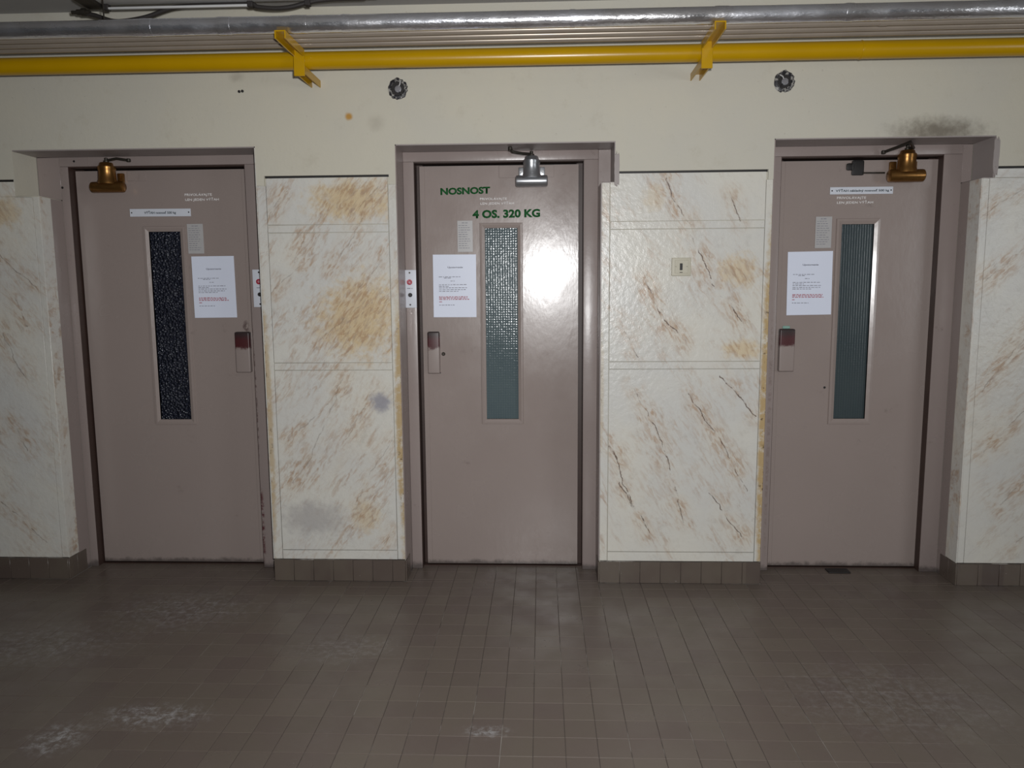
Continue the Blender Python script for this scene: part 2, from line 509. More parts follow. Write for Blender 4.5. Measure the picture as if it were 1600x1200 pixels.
def add_box(bm, x0, x1, y0, y1, z0, z1, bevel=0.0, seg=2):
    tmp = bmesh.new()
    bmesh.ops.create_cube(tmp, size=1.0)
    for v in tmp.verts:
        v.co = Vector(((x0 + x1) / 2 + v.co.x * (x1 - x0), (y0 + y1) / 2 + v.co.y * (y1 - y0), (z0 + z1) / 2 + v.co.z * (z1 - z0)))
    if bevel:
        bmesh.ops.bevel(tmp, geom=list(tmp.edges), offset=bevel, segments=seg, affect='EDGES', profile=0.6)
    join(bm, tmp)


def join(bm, tmp):
    mp = {}
    for v in tmp.verts:
        mp[v] = bm.verts.new(v.co)
    for f in tmp.faces:
        bm.faces.new([mp[v] for v in f.verts])
    tmp.free()


def box(name, x0, x1, y0, y1, z0, z1, mat, parent=None, bevel=0.0, seg=2):
    bm = bmesh.new()
    add_box(bm, x0, x1, y0, y1, z0, z1, bevel, seg)
    return link(name, bm, mat, parent, smooth=bevel > 0)


def add_lathe(bm, origin, axis, prof, n=28):
    """prof: list of (distance along axis, radius)"""
    axis = Vector(axis).normalized()
    u = axis.orthogonal().normalized()
    w = axis.cross(u)
    rings = []
    for d, r in prof:
        c = Vector(origin) + axis * d
        if r < 1e-5:
            rings.append([bm.verts.new(c)])
        else:
            rings.append([bm.verts.new(c + (u * math.cos(2 * math.pi * k / n) + w * math.sin(2 * math.pi * k / n)) * r) for k in range(n)])
    for a, b in zip(rings, rings[1:]):
        if len(a) == 1 and len(b) == 1:
            continue
        for k in range(n):
            k2 = (k + 1) % n
            if len(a) == 1:
                bm.faces.new((a[0], b[k], b[k2]))
            elif len(b) == 1:
                bm.faces.new((a[k], b[0], a[k2]))
            else:
                bm.faces.new((a[k], b[k], b[k2], a[k2]))


def cyl_prof(l, r, b=0.003):
    return [(0, 0), (0, r - b), (b, r), (l - b, r), (l, r - b), (l, 0)]


def lathe(name, origin, axis, prof, mat, parent=None, n=28):
    bm = bmesh.new()
    add_lathe(bm, origin, axis, prof, n)
    return link(name, bm, mat, parent, True)


def add_tube(bm, pts, r, n=10):
    pts = [Vector(p) for p in pts]
    rings = []
    for i, p in enumerate(pts):
        d = (pts[min(i + 1, len(pts) - 1)] - pts[max(i - 1, 0)]).normalized()
        u = d.cross(Vector((0, 0.3, 1))).normalized()
        w = d.cross(u)
        rings.append([bm.verts.new(p + (u * math.cos(2 * math.pi * k / n) + w * math.sin(2 * math.pi * k / n)) * (r[i] if isinstance(r, list) else r)) for k in range(n)])
    for a, b in zip(rings, rings[1:]):
        for k in range(n):
            bm.faces.new((a[k], b[k], b[(k + 1) % n], a[(k + 1) % n]))
    bm.faces.new(rings[0])
    bm.faces.new(rings[-1])


def tube(name, pts, r, mat, parent=None, n=10):
    bm = bmesh.new()
    add_tube(bm, pts, r, n)
    return link(name, bm, mat, parent, True)


def smooth_path(pts, k=6):
    out = []
    P = [Vector(p) for p in pts]
    for i in range(len(P) - 1):
        p0, p1, p2, p3 = P[max(i - 1, 0)], P[i], P[i + 1], P[min(i + 2, len(P) - 1)]
        for j in range(k):
            t = j / k
            out.append(0.5 * ((2 * p1) + (p2 - p0) * t + (2 * p0 - 5 * p1 + 4 * p2 - p3) * t * t + (3 * p1 - p0 - 3 * p2 + p3) * t ** 3))
    out.append(P[-1])
    return out


def empty(name, loc, parent=None):
    o = bpy.data.objects.new(name, None)
    o.empty_display_size = 0.05
    COL.objects.link(o)
    o.location = loc
    o['_base'] = tuple(loc)
    return o


def tag(o, label, cat, group=None):
    o['label'] = label
    o['category'] = cat
    if group:
        o['group'] = group
    return o


def struct(o, label=None, cat=None):
    o['kind'] = 'structure'
    if label:
        o['label'] = label
    if cat:
        o['category'] = cat
    return o


def text(name, body, x0, x1, y, ztop, zbot, mat, parent, tilt=0.0, depth=0.0006, bold=0.0):
    """lettering fitted into a width and height on a plane facing the room"""
    cu = bpy.data.curves.new(name, 'FONT')
    cu.body = body
    cu.size = 1.0
    cu.resolution_u = 3
    cu.offset = bold
    tmp = bpy.data.objects.new('tmp_text', cu)
    COL.objects.link(tmp)
    bpy.context.view_layer.update()
    me = bpy.data.meshes.new_from_object(tmp.evaluated_get(bpy.context.evaluated_depsgraph_get()))
    bpy.data.objects.remove(tmp)
    bpy.data.curves.remove(cu)
    xs = [v.co.x for v in me.vertices]
    ys = [v.co.y for v in me.vertices]
    ax, bx_, ay, by = min(xs), max(xs), min(ys), max(ys)
    bm = bmesh.new()
    bm.from_mesh(me)
    bpy.data.meshes.remove(me)
    for v in bm.verts:
        u = (v.co.x - ax) / (bx_ - ax)
        w = (v.co.y - ay) / (by - ay)
        v.co = Vector((x0 + u * (x1 - x0), y, zbot + w * (ztop - zbot) + tilt * u))
    r = bmesh.ops.extrude_face_region(bm, geom=list(bm.faces))
    for g in r['geom']:
        if isinstance(g, bmesh.types.BMVert):
            g.co.y -= depth
    return link(name, bm, mat, parent)

# ------------------------------------------------------------------ walls, floor, ceiling
XL, XR = -4.6, 4.6
ZT = 2.54
LINT = 1.968
CORE = -0.272
wb = bmesh.new()
for x0, x1, z0, z1 in ((XL, PX0, 0, 1.766), (XL, -2.148, 1.766, LINT), (PX1, PX2, 0, LINT),
                       (PX3, PX4, 0, 1.795), (0.512, PX4, 1.795, LINT), (PX5, XR, 0, 1.793), (2.105, XR, 1.793, LINT)):
    add_box(wb, x0, x1, CORE, 0.06, z0, z1)
add_box(wb, XL, XR, -0.28, 0.06, LINT, ZT + 0.05)
for x0, x1 in ((XL, -2.148), (PX1, PX2), (0.512, PX4), (2.105, XR)):
    add_box(wb, x0, x1, -0.28, CORE, 1.842, LINT)
# plaster at the pier corners that carries on down past the gap
for x0, x1 in ((PX1, PX1 + 0.035), (PX2 - 0.030, PX2), (PX4 - 0.022, PX4)):
    add_box(wb, x0, x1, -0.28, CORE, 1.80, 1.842)
wall = struct(link('wall_front', wb, M['plaster']), 'cream painted plaster wall with three door openings and marbled lower piers', 'wall')
box('lift_shaft_backing', XL, XR, 0.06, 0.10, 0, ZT, M['black'], wall)

for x0, x1 in ((XL, -2.15), (PX1 + 0.036, PX2 - 0.031), (0.513, PX4 - 0.023), (2.106, XR)):
    box('gap_shade_strip', x0, x1, CORE - 0.0008, CORE, 1.8325, 1.8418, M['black'], wall)  # black strip over the shallow gap, painting in the shade of a deeper one
G = 0.0022  # joint between panels
def pier_cladding(x0, x1, mat, strip, ls, rs, zsplit=True, notch=None):
    """painted boards on one pier: a strip at each arris, three fields, cover battens between"""
    zt = 1.832
    a, b = x0, x1
    if ls:
        box('corner_strip', x0, x0 + ls - G / 2, -0.280, CORE, 0.103, (notch[1] if notch else 1.80) if zsplit else zt, strip, wall, 0.0015, 1)
        a = x0 + ls + G / 2
    if rs:
        box('corner_strip', x1 - rs + G / 2, x1, -0.280, CORE, 0.103, 1.80 if zsplit else zt, strip, wall, 0.0015, 1)
        b = x1 - rs - G / 2
    if notch:
        bm = bmesh.new()
        add_box(bm, a, b, -0.280, CORE, 1.629 + G, notch[1])
        add_box(bm, notch[0], b, -0.280, CORE, notch[1], zt)
        link('panel', bm, mat, wall)
    else:
        box('panel', a, b, -0.280, CORE, 1.629 + G, zt, mat, wall, 0.001, 1)
    box('batten', a, b, -0.281, CORE, 1.597, 1.629, mat, wall, 0.001, 1)
    box('panel', a, b, -0.280, CORE, 1.018 + G, 1.597 - G, mat, wall, 0.001, 1)
    box('batten', a, b, -0.281, CORE, 0.987, 1.018, mat, wall, 0.001, 1)
    box('panel', a, b, -0.280, CORE, 0.145 + G, 0.987 - G, mat, wall, 0.001, 1)
    box('batten', a, b, -0.281, CORE, 0.103, 0.145, mat, wall, 0.001, 1)

pier_cladding(PX1, PX2, M['marble_b'], M['strip_b'], 0.040, 0.036)
# right-hand pier of the middle door: its left strip stops under the notch
pier_cladding(PX3, PX4, M['marble_c'], M['strip_c'], 0.036, 0.030, notch=(0.513, 1.795))
for x0, x1, mm in ((XL, PX0, M['marble_a']), (PX5, XR, M['marble_d'])):
    left = x0 == XL
    n = 3
    w = 1.22
    for k in range(n):
        if left:
            b = x1 - (0.03 if k == 0 else 0) - k * w
            a = max(x0, b - w + G)
        else:
            a = x0 + (0.03 if k == 0 else 0) + k * w
            b = min(x1, a + w - G)
        top = 1.766 if k == 0 else 1.832
        if left and k == 0:
            box('panel', a, -2.148, -0.280, CORE, 1.768, 1.832, mm, wall, 0.001, 1)
        if not left and k == 0:
            box('panel', 2.105, b, -0.280, CORE, 1.795, 1.832, mm, wall, 0.001, 1)
            top = 1.793
        box('panel', a, b, -0.280, CORE, 0.103, top, mm, wall, 0.001, 1)
    if left:
        box('corner_strip', x1 - 0.03 + G / 2, x1, -0.2805, CORE, 0.103, 1.766, mm, wall, 0.0015, 1)
    else:
        box('corner_strip', x0, x0 + 0.03 - G / 2, -0.2805, CORE, 0.103, 1.793, mm, wall, 0.0015, 1)

# reveals: marbled paint on the outer half, mauve door paint on the inner half
def reveal(x, side, ztop, outer, inner, ysplit=-0.205):
    t = 0.004 * side
    xa, xb = sorted((x, x + t))
    box('reveal_lining', xa, xb, -0.2795, ysplit, 0.103, ztop, outer, wall)
    box('reveal_lining', xa, xb, ysplit, -0.12, 0.0, ztop, inner, wall)

reveal(PX0, 1, 1.766, M['reveal'], M['frame'])
reveal(PX1, -1, LINT, M['reveal'], M['frame'])
reveal(PX2, 1, LINT, M['frame'], M['frame'], -0.25)
reveal(PX3, -1, 1.795, M['render_patch'], M['frame'], -0.23)
reveal(PX4, 1, LINT, M['frame'], M['frame'])
reveal(PX5, -1, 1.793, M['reveal'], M['frame'], -0.19)
# lined notches where the lintel bears beside each frame
box('notch_cheek', -2.148, -2.144, -0.28, -0.12, 1.768, LINT, M['plaster'], wall)
box('notch_ledge', -2.148, PX0, -0.28, -0.12, 1.762, 1.770, M['plaster'], wall, 0.002, 1)
box('notch_cheek', 0.508, 0.512, -0.28, -0.12, 1.797, LINT, M['render_patch'], wall)
box('notch_ledge', PX3, 0.512, -0.279, -0.12, 1.791, 1.799, M['render_patch'], wall, 0.002, 1)
box('notch_cheek', 2.101, 2.105, -0.28, -0.12, 1.795, LINT, M['render_patch'], wall)
box('notch_ledge', PX5, 2.105, -0.279, -0.12, 1.789, 1.797, M['render_patch'], wall, 0.002, 1)
# lintel soffits, painted with the doors
for x0, x1 in ((-2.144, PX1), (PX2, 0.508), (PX4, 2.101)):
    box('soffit', x0, x1, -0.2795, -0.12, LINT - 0.005, LINT, M['render_patch'], wall)
# rough patches of mauve mortar smeared round the frame corners
def smear(cx, cz, rx, rz, seed, mat):
    rnd = random.Random(seed)
    bm = bmesh.new()
    n = 26
    ring = []
    for k in range(n):
        a = 2 * math.pi * k / n
        q = 1 + rnd.uniform(-0.13, 0.13)
        ca, sa = math.cos(a), math.sin(a)
        s = 1 / max(abs(ca), abs(sa)) ** 0.6
        ring.append((cx + rx * ca * s * q, cz + rz * sa * s * q))
    top = [bm.verts.new((x, -0.2835, z)) for x, z in ring]
    out = [bm.verts.new((cx + (x - cx) * 1.06, -0.2798, cz + (z - cz) * 1.04)) for x, z in ring]
    bm.faces.new(top)
    for k in range(n):
        bm.faces.new((top[k], top[(k + 1) % n], out[(k + 1) % n], out[k]))
    return link('mortar_smear', bm, mat, wall)
smear(0.519, 1.852, 0.011, 0.068, 3, M['render_patch'])
smear(2.108, 1.88, 0.012, 0.075, 5, M['render_patch'])

# floor: grout bed, tiles
floor = struct(box('floor', XL, XR, -5.2, 0.06, -0.05, -0.0022, M['grout']), 'brown square tiled floor with worn dusty patches', 'floor')

def in_view(x, y, z, mx=8):
    d = Vector((x, y, z)) - CAM
    f = d.dot(FWD)
    if f < 0.1:
        return False
    px = 800 + FPX * d.dot(RIGHT) / f
    py = 600 - FPX * d.dot(UP) / f
    return -mx < px < 1600 + mx and py < 1200 + mx

def tile_bm(bm, x0, x1, y0, y1, zt):
    g = 0.0009
    b = 0.0007
    x0 += g; x1 -= g; y0 += g; y1 -= g
    if x1 - x0 < 0.006 or y1 - y0 < 0.006:
        return
    lo = [bm.verts.new(p) for p in ((x0, y0, -0.003), (x1, y0, -0.003), (x1, y1, -0.003), (x0, y1, -0.003))]
    md = [bm.verts.new(p) for p in ((x0, y0, zt - b), (x1, y0, zt - b), (x1, y1, zt - b), (x0, y1, zt - b))]
    hi = [bm.verts.new(p) for p in ((x0 + b, y0 + b, zt), (x1 - b, y0 + b, zt), (x1 - b, y1 - b, zt), (x0 + b, y1 - b, zt))]
    bm.faces.new(hi)
    for a, c in ((lo, md), (md, hi)):
        for k in range(4):
            bm.faces.new((a[k], a[(k + 1) % 4], c[(k + 1) % 4], c[k]))

FRONT = -0.2885
OPEN = ((PX0 + 0.004, PX1 - 0.004), (PX2 + 0.004, PX3 - 0.004), (PX4 + 0.004, PX5 - 0.004))
cells = []
i0, i1 = int((XL - TOX) / TX) - 1, int((XR - TOX) / TX) + 1
j0, j1 = int((-5.1 - TOY) / TX), int((-0.07 - TOY) / TX) + 1
for j in range(j0, j1 + 1):
    for i in range(i0, i1 + 1):
        cells.append((TOX + i * TX, TOY + j * TX))
whole, rest = [], []
for x, y in cells:
    x1, y1 = x + TX, y + TX
    if y1 <= FRONT:
        cx, cy = x + TX / 2, y + TX / 2
        if in_view(cx, cy, 0):
            whole.append((-(Vector((cx, cy, 0)) - CAM).length, x, y))
        else:
            rest.append((x, x1, y, y1))
    else:
        if y < FRONT:
            rest.append((x, x1, y, FRONT))
        for a, b in OPEN:
            xa, xb = max(x, a), min(x1, b)
            if xb > xa:
                rest.append((xa, xb, max(y, FRONT), min(y1, -0.078)))
whole.sort(reverse=True)
proto = bmesh.new()
tile_bm(proto, -TX / 2, TX / 2, -TX / 2, TX / 2, 0.0)
tile_me = bpy.data.meshes.new('tile')
bmesh.ops.recalc_face_normals(proto, faces=proto.faces)
proto.to_mesh(tile_me)
proto.free()
tile_me.materials.append(M['tile'])
for d, x, y in whole[:300]:
    o = bpy.data.objects.new('tile', tile_me)
    COL.objects.link(o)
    o.location = (x + TX / 2, y + TX / 2, random.uniform(-0.0005, 0.0003))
    o.rotation_euler = (random.gauss(0, 0.003), random.gauss(0, 0.003), random.gauss(0, 0.004))
    o.parent = floor
sb = bmesh.new()
for d, x, y in whole[300:]:
    tile_bm(sb, x, x + TX, y, y + TX, random.uniform(-0.0005, 0.0003))
for x0, x1, y0, y1 in rest:
    tile_bm(sb, x0, x1, y0, y1, random.uniform(-0.0005, 0.0002))
st = link('tiles', sb, M['tile'], floor)
st['kind'] = 'stuff'

ceiling = struct(box('ceiling', XL, XR, -5.2, -0.281, ZT, ZT + 0.06, M['ceiling']), 'plain grey painted ceiling', 'ceiling')

# unseen end wall on the right with the assumed window opening added for daylight
eb = bmesh.new()
for y0, y1, z0, z1 in ((-5.2, -4.75, 0, ZT), (-3.45, -0.285, 0, ZT), (-4.75, -3.45, 0, 0.85), (-4.75, -3.45, 2.25, ZT)):
    add_box(eb, 4.605, 4.80, y0, y1, z0, z1)
wr = struct(link('wall_right', eb, M['plaster']), 'plain cream end wall beyond the right edge', 'wall')
wn = empty('assumed_window_1', (4.7, -4.1, 0.85))  # unseen window, assumed as the source of the added area light
struct(wn, 'assumed tall window added in the right end wall for daylight', 'window')
for y0, y1, z0, z1 in ((-4.75, -4.69, 0.85, 2.25), (-3.51, -3.45, 0.85, 2.25), (-4.69, -3.51, 0.85, 0.91), (-4.69, -3.51, 2.19, 2.25), (-4.13, -4.07, 0.91, 2.19)):
    box('assumed_window_frame', 4.66, 4.72, y0, y1, z0, z1, M['white_enamel'], wn, 0.004, 1)

# skirting of brown tiles on each pier, returned into the openings
def skirting(name, x0, x1, lret, rret, label, seed):
    rnd = random.Random(seed)
    base = struct(box(name, x0 + 0.003, x1 - 0.003, -0.2815, CORE, 0.0, 0.101, M['grout']), label, 'baseboard')
    x = x0
    first = True
    while x < x1 - 1e-4:
        w = 0.0925
        if first and x0 == XL:
            w = 0.06
        xe = min(x + w, x1)
        if x1 - xe < 0.02:
            xe = x1
        h = 0.1 + rnd.uniform(-0.0015, 0.0015)
        box('tile', x + 0.0008, xe - 0.0008, -0.2875 - rnd.uniform(0, 0.0008), -0.2815, 0.0, h, M['base_tile'], base, 0.001, 1)
        x = xe
        first = False
    for do, xx, s in ((lret, x0, -1), (rret, x1, 1)):
        if do:
            xa, xb = sorted((xx, xx + s * 0.0065))
            box('tile', xa, xb, -0.2875, -0.225, 0.0, 0.1, M['base_tile'], base, 0.001, 1)
            box('tile', xa, xb, -0.2235, do, 0.0, 0.1, M['base_tile'], base, 0.001, 1)
skirting('baseboard_left', XL, PX0, None, -0.15, 'brown tile skirting below the far left marbled wall', 1)
skirting('baseboard_centre_left', PX1, PX2, None, -0.19, 'brown tile skirting of the pier between left and middle doors', 2)
skirting('baseboard_centre_right', PX3, PX4, -0.19, None, 'brown tile skirting of the pier between middle and right doors', 3)
skirting('baseboard_right', PX5, XR, -0.15, None, 'brown tile skirting below the far right marbled wall', 4)

# ------------------------------------------------------------------ the three lift doors
YF, YL = -0.12, -0.075      # frame face, leaf face
def make_door(name, label, fx0, fx1, ox0, ox1, lx0, lx1, wide, glass, gx, trim, latch_left):
    """fx: inner frame edges, ox: opening, lx: leaf edges, gx: pane x-range"""
    d = empty(name, ((lx0 + lx1) / 2, YL, 0))
    struct(d, label, 'door')
    for a, b, nm in ((ox0, fx0, 'jamb'), (fx1, ox1, 'jamb')):
        box(nm, a, b, YF, -0.03, 0, 1.92, M['frame'], d, 0.003, 2)
    box('head', ox0, ox1, YF - 0.001, -0.03, 1.92, LINT - 0.005, M['frame'], d, 0.003, 2)
    if wide:
        xa, xb, z0 = wide
        box('corner_block', xa, xb, YF + 0.002, -0.03, z0, LINT - 0.005, M['frame'], d, 0.002, 1)
    for a, b in ((fx0 - 0.002, fx0 + 0.03), (fx1 - 0.03, fx1 + 0.002)):
        box('stop', a, b, -0.045, -0.03, 0, 1.92, M['gap'], d)
    for x, s in ((fx0, 1), (fx1, -1)):
        xa, xb = sorted((x, x + 0.0015 * s))
        box('rebate', xa, xb, YF + 0.003, -0.03, 0, 1.92, M['gap'], d)
    box('head_stop', fx0, fx1, YF + 0.006, -0.03, 1.915, 1.921, M['gap'], d)
    box('back', fx0 - 0.01, fx1 + 0.01, -0.022, -0.012, 0, 1.93, M['black'], d)
    box('threshold', fx0, fx1, -0.082, -0.03, -0.002, 0.004, M['gap'], d, 0.001, 1)
    # leaf as a slab with a window opening
    z0, z1 = 0.010, 1.906
    g0, g1, gz0, gz1 = gx[0], gx[1], 0.727, 1.624
    bm = bmesh.new()
    yb = -0.040
    X = [lx0, g0, g1, lx1]
    Z = [z0, gz0, gz1, z1]
    for y, flip in ((YL, 0), (yb, 1)):
        vs = [[bm.verts.new((x, y, z)) for x in X] for z in Z]
        for r in range(3):
            for q in range(3):
                if r == 1 and q == 1:
                    continue
                bm.faces.new((vs[r][q], vs[r][q + 1], vs[r + 1][q + 1], vs[r + 1][q]))
        if not flip:
            fr = vs
        else:
            bk = vs
    outer = [(0, 0), (0, 1), (0, 2), (0, 3), (1, 3), (2, 3), (3, 3), (3, 2), (3, 1), (3, 0), (2, 0), (1, 0)]
    inner = [(1, 1), (1, 2), (2, 2), (2, 1)]
    for loop in (outer, inner):
        for k in range(len(loop)):
            r, q = loop[k]
            r2, q2 = loop[(k + 1) % len(loop)]
            bm.faces.new((fr[r][q], fr[r2][q2], bk[r2][q2], bk[r][q]))
    leaf = link('leaf', bm, M['door'], d)
    # pane and its sloped beads
    box('pane', g0 - 0.004, g1 + 0.004, -0.064, -0.058, gz0 - 0.004, gz1 + 0.004, glass, d)
    t = trim
    def bead(p0, p1, inw):
        # p0,p1 corners on the outer line; profile: rises 6 mm, slopes to the pane
        bm = bmesh.new()
        A, B = Vector((p0[0], YL, p0[1])), Vector((p1[0], YL, p1[1]))
        dx = (B - A).normalized()
        n = Vector((inw[0], 0, inw[1]))
        prof = ((0, 0.0008), (0.002, -0.006), (t * 0.45, -0.007), (t, -0.001), (t, 0.012))
        ra = [bm.verts.new(A + n * u + dx * u + Vector((0, v, 0))) for u, v in prof]
        rb = [bm.verts.new(B + n * u - dx * u + Vector((0, v, 0))) for u, v in prof]
        for k in range(len(prof) - 1):
            bm.faces.new((ra[k], rb[k], rb[k + 1], ra[k + 1]))
        link('bead', bm, M['door'], d)
    a, b, lo, hi = g0 - t, g1 + t, gz0 - t, gz1 + t
    bead((a, hi), (b, hi), (0, -1))
    bead((a, lo), (b, lo), (0, 1))
    bead((a, lo), (a, hi), (1, 0))
    bead((b, lo), (b, hi), (-1, 0))
    # lock-side folded edge of the leaf, a narrow raised strip
    xe = lx0 if latch_left else lx1
    s = 1 if latch_left else -1
    xa, xb = sorted((xe, xe + s * 0.024))
    box('edge_strip', xa, xb, YL - 0.0025, YL + 0.004, z0, z1, M['door'], d, 0.001, 1)
    return d, leaf

door1, leaf1 = make_door('door_1', 'mauve steel lift door with dark sparkling glass strip, leftmost of the three', -1.998, -1.168, PX0 + 0.004, PX1 - 0.004, -1.990, -1.177,
                         (-2.144, -2.036, 1.770), M['glass_dark'], (-1.658, -1.507), 0.026, False)
door2, leaf2 = make_door('door_2', 'glossy mauve steel lift door with green stencilled lettering, middle of the three', -0.387, 0.386, PX2 + 0.004, PX3 - 0.004, -0.368, 0.364,
                         (0.451, 0.508, 1.799), M['glass_mid'], (-0.069, 0.083), 0.024, True)
door3, leaf3 = make_door('door_3', 'mauve steel lift door with reeded green glass strip, rightmost of the three', 1.266, 1.976, PX4 + 0.004, PX5 - 0.004, 1.274, 1.993 - 0.019,
                         (2.056, 2.101, 1.797), M['glass_reed'], (1.561, 1.706), 0.026, True)

def handle(door, x0, x1, z0, z1, seed, mint=False):
    bm = bmesh.new()
    add_box(bm, x0, x1, YL - 0.030, YL + 0.002, z0, z1, 0.006, 3)
    h = link('handle', bm, mat_worn('worn_handle_paint', z1 - 0.080, seed), door, True)
    box('finger_hole', x0 + 0.006, x1 - 0.006, YL - 0.026, YL - 0.004, z1 - 0.002, z1 + 0.0008, M['black'], h)
    if mint:
        box('residue', x0 + 0.018, x0 + 0.052, YL - 0.006, YL - 0.001, z1 + 0.001, z1 + 0.014, M['mint'], h, 0.002, 1)
    box('shadow_line', x0 - 0.0015, x1 + 0.0015, YL - 0.001, YL + 0.001, z0 - 0.0025, z0 + 0.002, M['black'], h)  # black strip painting the handle's shadow onto the leaf
    return h
handle(door1, -1.262, -1.192, 0.958, 1.150, 1)
handle(door2, -0.343, -0.287, 0.950, 1.146, 2)
handle(door3, 1.292, 1.361, 0.954, 1.150, 3, True)
lathe('lock_screw', (-0.272, YL + 0.001, 1.040), (0, -1, 0), [(0, 0), (0, 0.009), (0.004, 0.0085), (0.007, 0.005), (0.007, 0)], M['dark_metal'], door2, 14)
for x, z, d in ((-1.965, 1.944, door1), (-2.03, 1.826, door1), (1.515, 0.875, door3), (0.0, 0, None)):
    if d:
        yb = YF if z > 1.5 else YL
        lathe('screw', (x, yb + 0.0005, z), (0, -1, 0), [(0, 0), (0, 0.006), (0.002, 0.005), (0.0025, 0)], M['black'], d, 10)

# stencilled lettering on the leaves
text('white_stencil', 'PRIVOLÁVAJTE', -1.476, -1.346, YL - 0.0002, 1.801, 1.783, M['white_stencil'], leaf1, 0, bold=0.03)
text('white_stencil', 'LEN JEDEN VÝŤAH', -1.474, -1.313, YL - 0.0002, 1.779, 1.761, M['white_stencil'], leaf1, 0, bold=0.03)
text('white_stencil', 'PRIVOLÁVAJTE', -0.090, 0.035, YL - 0.0002, 1.765, 1.748, M['white_stencil'], leaf2, 0, bold=0.03)
text('white_stencil', 'LEN JEDEN VÝŤAH', -0.088, 0.068, YL - 0.0002, 1.745, 1.727, M['white_stencil'], leaf2, 0, bold=0.03)
text('white_stencil', 'PRIVOLÁVAJTE', 1.533, 1.664, YL - 0.0002, 1.750, 1.733, M['white_stencil'], leaf3, 0, bold=0.03)
text('white_stencil', 'LEN JEDEN VÝŤAH', 1.534, 1.696, YL - 0.0002, 1.730, 1.712, M['white_stencil'], leaf3, 0, bold=0.03)
text('green_stencil', 'NOSNOST', -0.272, -0.042, YL - 0.0002, 1.808, 1.776, M['green'], leaf2, 0.004, bold=0.045)
text('green_stencil', '4 OS. 320 KG', -0.125, 0.188, YL - 0.0002, 1.706, 1.668, M['green'], leaf2, 0.003, bold=0.045)

# ------------------------------------------------------------------ door closers
def closer(label, x, zc, mat, arm_pts, rh=0.0245, wide=0.156, plate=None, arm_mat=None):
    t = empty('door_closer', (x, YL, zc - 0.03))
    tag(t, label, 'door closer', 'door closers at the heads of the lift doors')
    yc = -0.122
    body = lathe('body', (x, yc, zc + 0.012), (0, 0, 1), [(0, 0), (0, 0.044), (0.012, 0.043), (0.022, 0.039), (0.06, 0.037), (0.066, 0.0395), (0.078, 0.0395), (0.084, 0.033), (0.094, 0.030), (0.097, 0.026), (0.097, 0)], mat, t, 32)
    lathe('cross_cylinder', (x - wide / 2, yc, zc), (1, 0, 0), [(0, 0), (0, rh - 0.006), (0.004, rh - 0.001), (0.010, rh), (wide - 0.010, rh), (wide - 0.004, rh - 0.001), (wide, rh - 0.006), (wide, 0)], mat, t, 28)
    lathe('spindle', (x, yc, zc + 0.106), (0, 0, 1), [(0, 0), (0, 0.013), (0.012, 0.013), (0.013, 0.008), (0.024, 0.008), (0.026, 0.005), (0.026, 0)], M['dark_metal'], t, 16)
    for s in (-1, 1):
        xa, xb = sorted((x + s * 0.030, x + s * 0.060))
        box('lug', xa, xb, -0.094, YL - 0.003, zc + 0.022, zc + 0.066, mat, t, 0.004, 2)
        lathe('lug_screw', (x + s * 0.050, -0.0935, zc + 0.045), (0, -1, 0), [(0, 0), (0, 0.006), (0.003, 0.005), (0.003, 0)], M['white_enamel'] if mat == M['silver'] else mat, t, 10)
    bm = bmesh.new()
    p = [Vector((x, yc, zc + 0.118))] + [Vector(q) for q in arm_pts]
    add_tube(bm, p, 0.0065, 8)
    link('arm', bm, arm_mat or M['dark_metal'], t, True)
    lathe('arm_joint', p[-1] + Vector((0, 0, -0.008)), (0, 0, 1), cyl_prof(0.016, 0.010), M['dark_metal'], t, 14)
    if plate:
        x0, x1, z0, z1 = plate
        box('mounting_plate', x0, x1, YL - 0.0035, YL, z0, z1, M['door'], t, 0.001, 1)
    return t
closer('brass coloured door closer at the head of the left door', -1.812, 1.826, M['brass'],
       [(-1.755, -0.135, 1.951), (-1.705, -0.125, 1.944)], plate=(-1.742, -1.652, 1.858, 1.904))
closer('silver painted door closer at the head of the middle door', 0.150, 1.828, M['silver'],
       [(0.107, -0.185, 1.939), (0.068, -0.20, 1.944), (0.057, -0.21, 1.955)], wide=0.146, rh=0.0255, plate=(0.000, 0.252, 1.850, 1.905), arm_mat=M['dark_metal'])
cl3 = closer('tarnished brass door closer at the soot marked head of the right door', 1.814, 1.830, M['brass'],
       [(1.822, -0.16, 1.943), (1.760, -0.262, 1.950), (1.735, -0.20, 1.940), (1.700, -0.145, 1.928)], wide=0.156, rh=0.0275)
# greasy remains of an earlier bracket beside it
bm = bmesh.new()
add_box(bm, 1.592, 1.645, YL - 0.006, YL, 1.840, 1.905, 0.006, 2)
add_box(bm, 1.568, 1.600, YL - 0.005, YL, 1.862, 1.893, 0.008, 2)
link('old_bracket', bm, M['black'], cl3, True)
tube('old_rod', [(1.640, YL - 0.005, 1.850), (1.738, YL - 0.006, 1.849)], 0.004, M['dark_metal'], cl3, 8)

# ------------------------------------------------------------------ papers and plates on the doors
def word_rows(bm, x0, z, widths, h, y, rnd):
    x = x0
    for w in widths:
        n = max(1, int(w / 0.010))
        xe = x + w
        while x < xe - 0.004:
            l = min(rnd.uniform(0.006, 0.016), xe - x)
            a = h * rnd.uniform(0.75, 1.0)
            f = [bm.verts.new(p) for p in ((x, y, z), (x + l, y, z), (x + l, y, z + a), (x, y, z + a))]
            bm.faces.new(f)
            x += l + 0.0035
        x = xe + 0.004

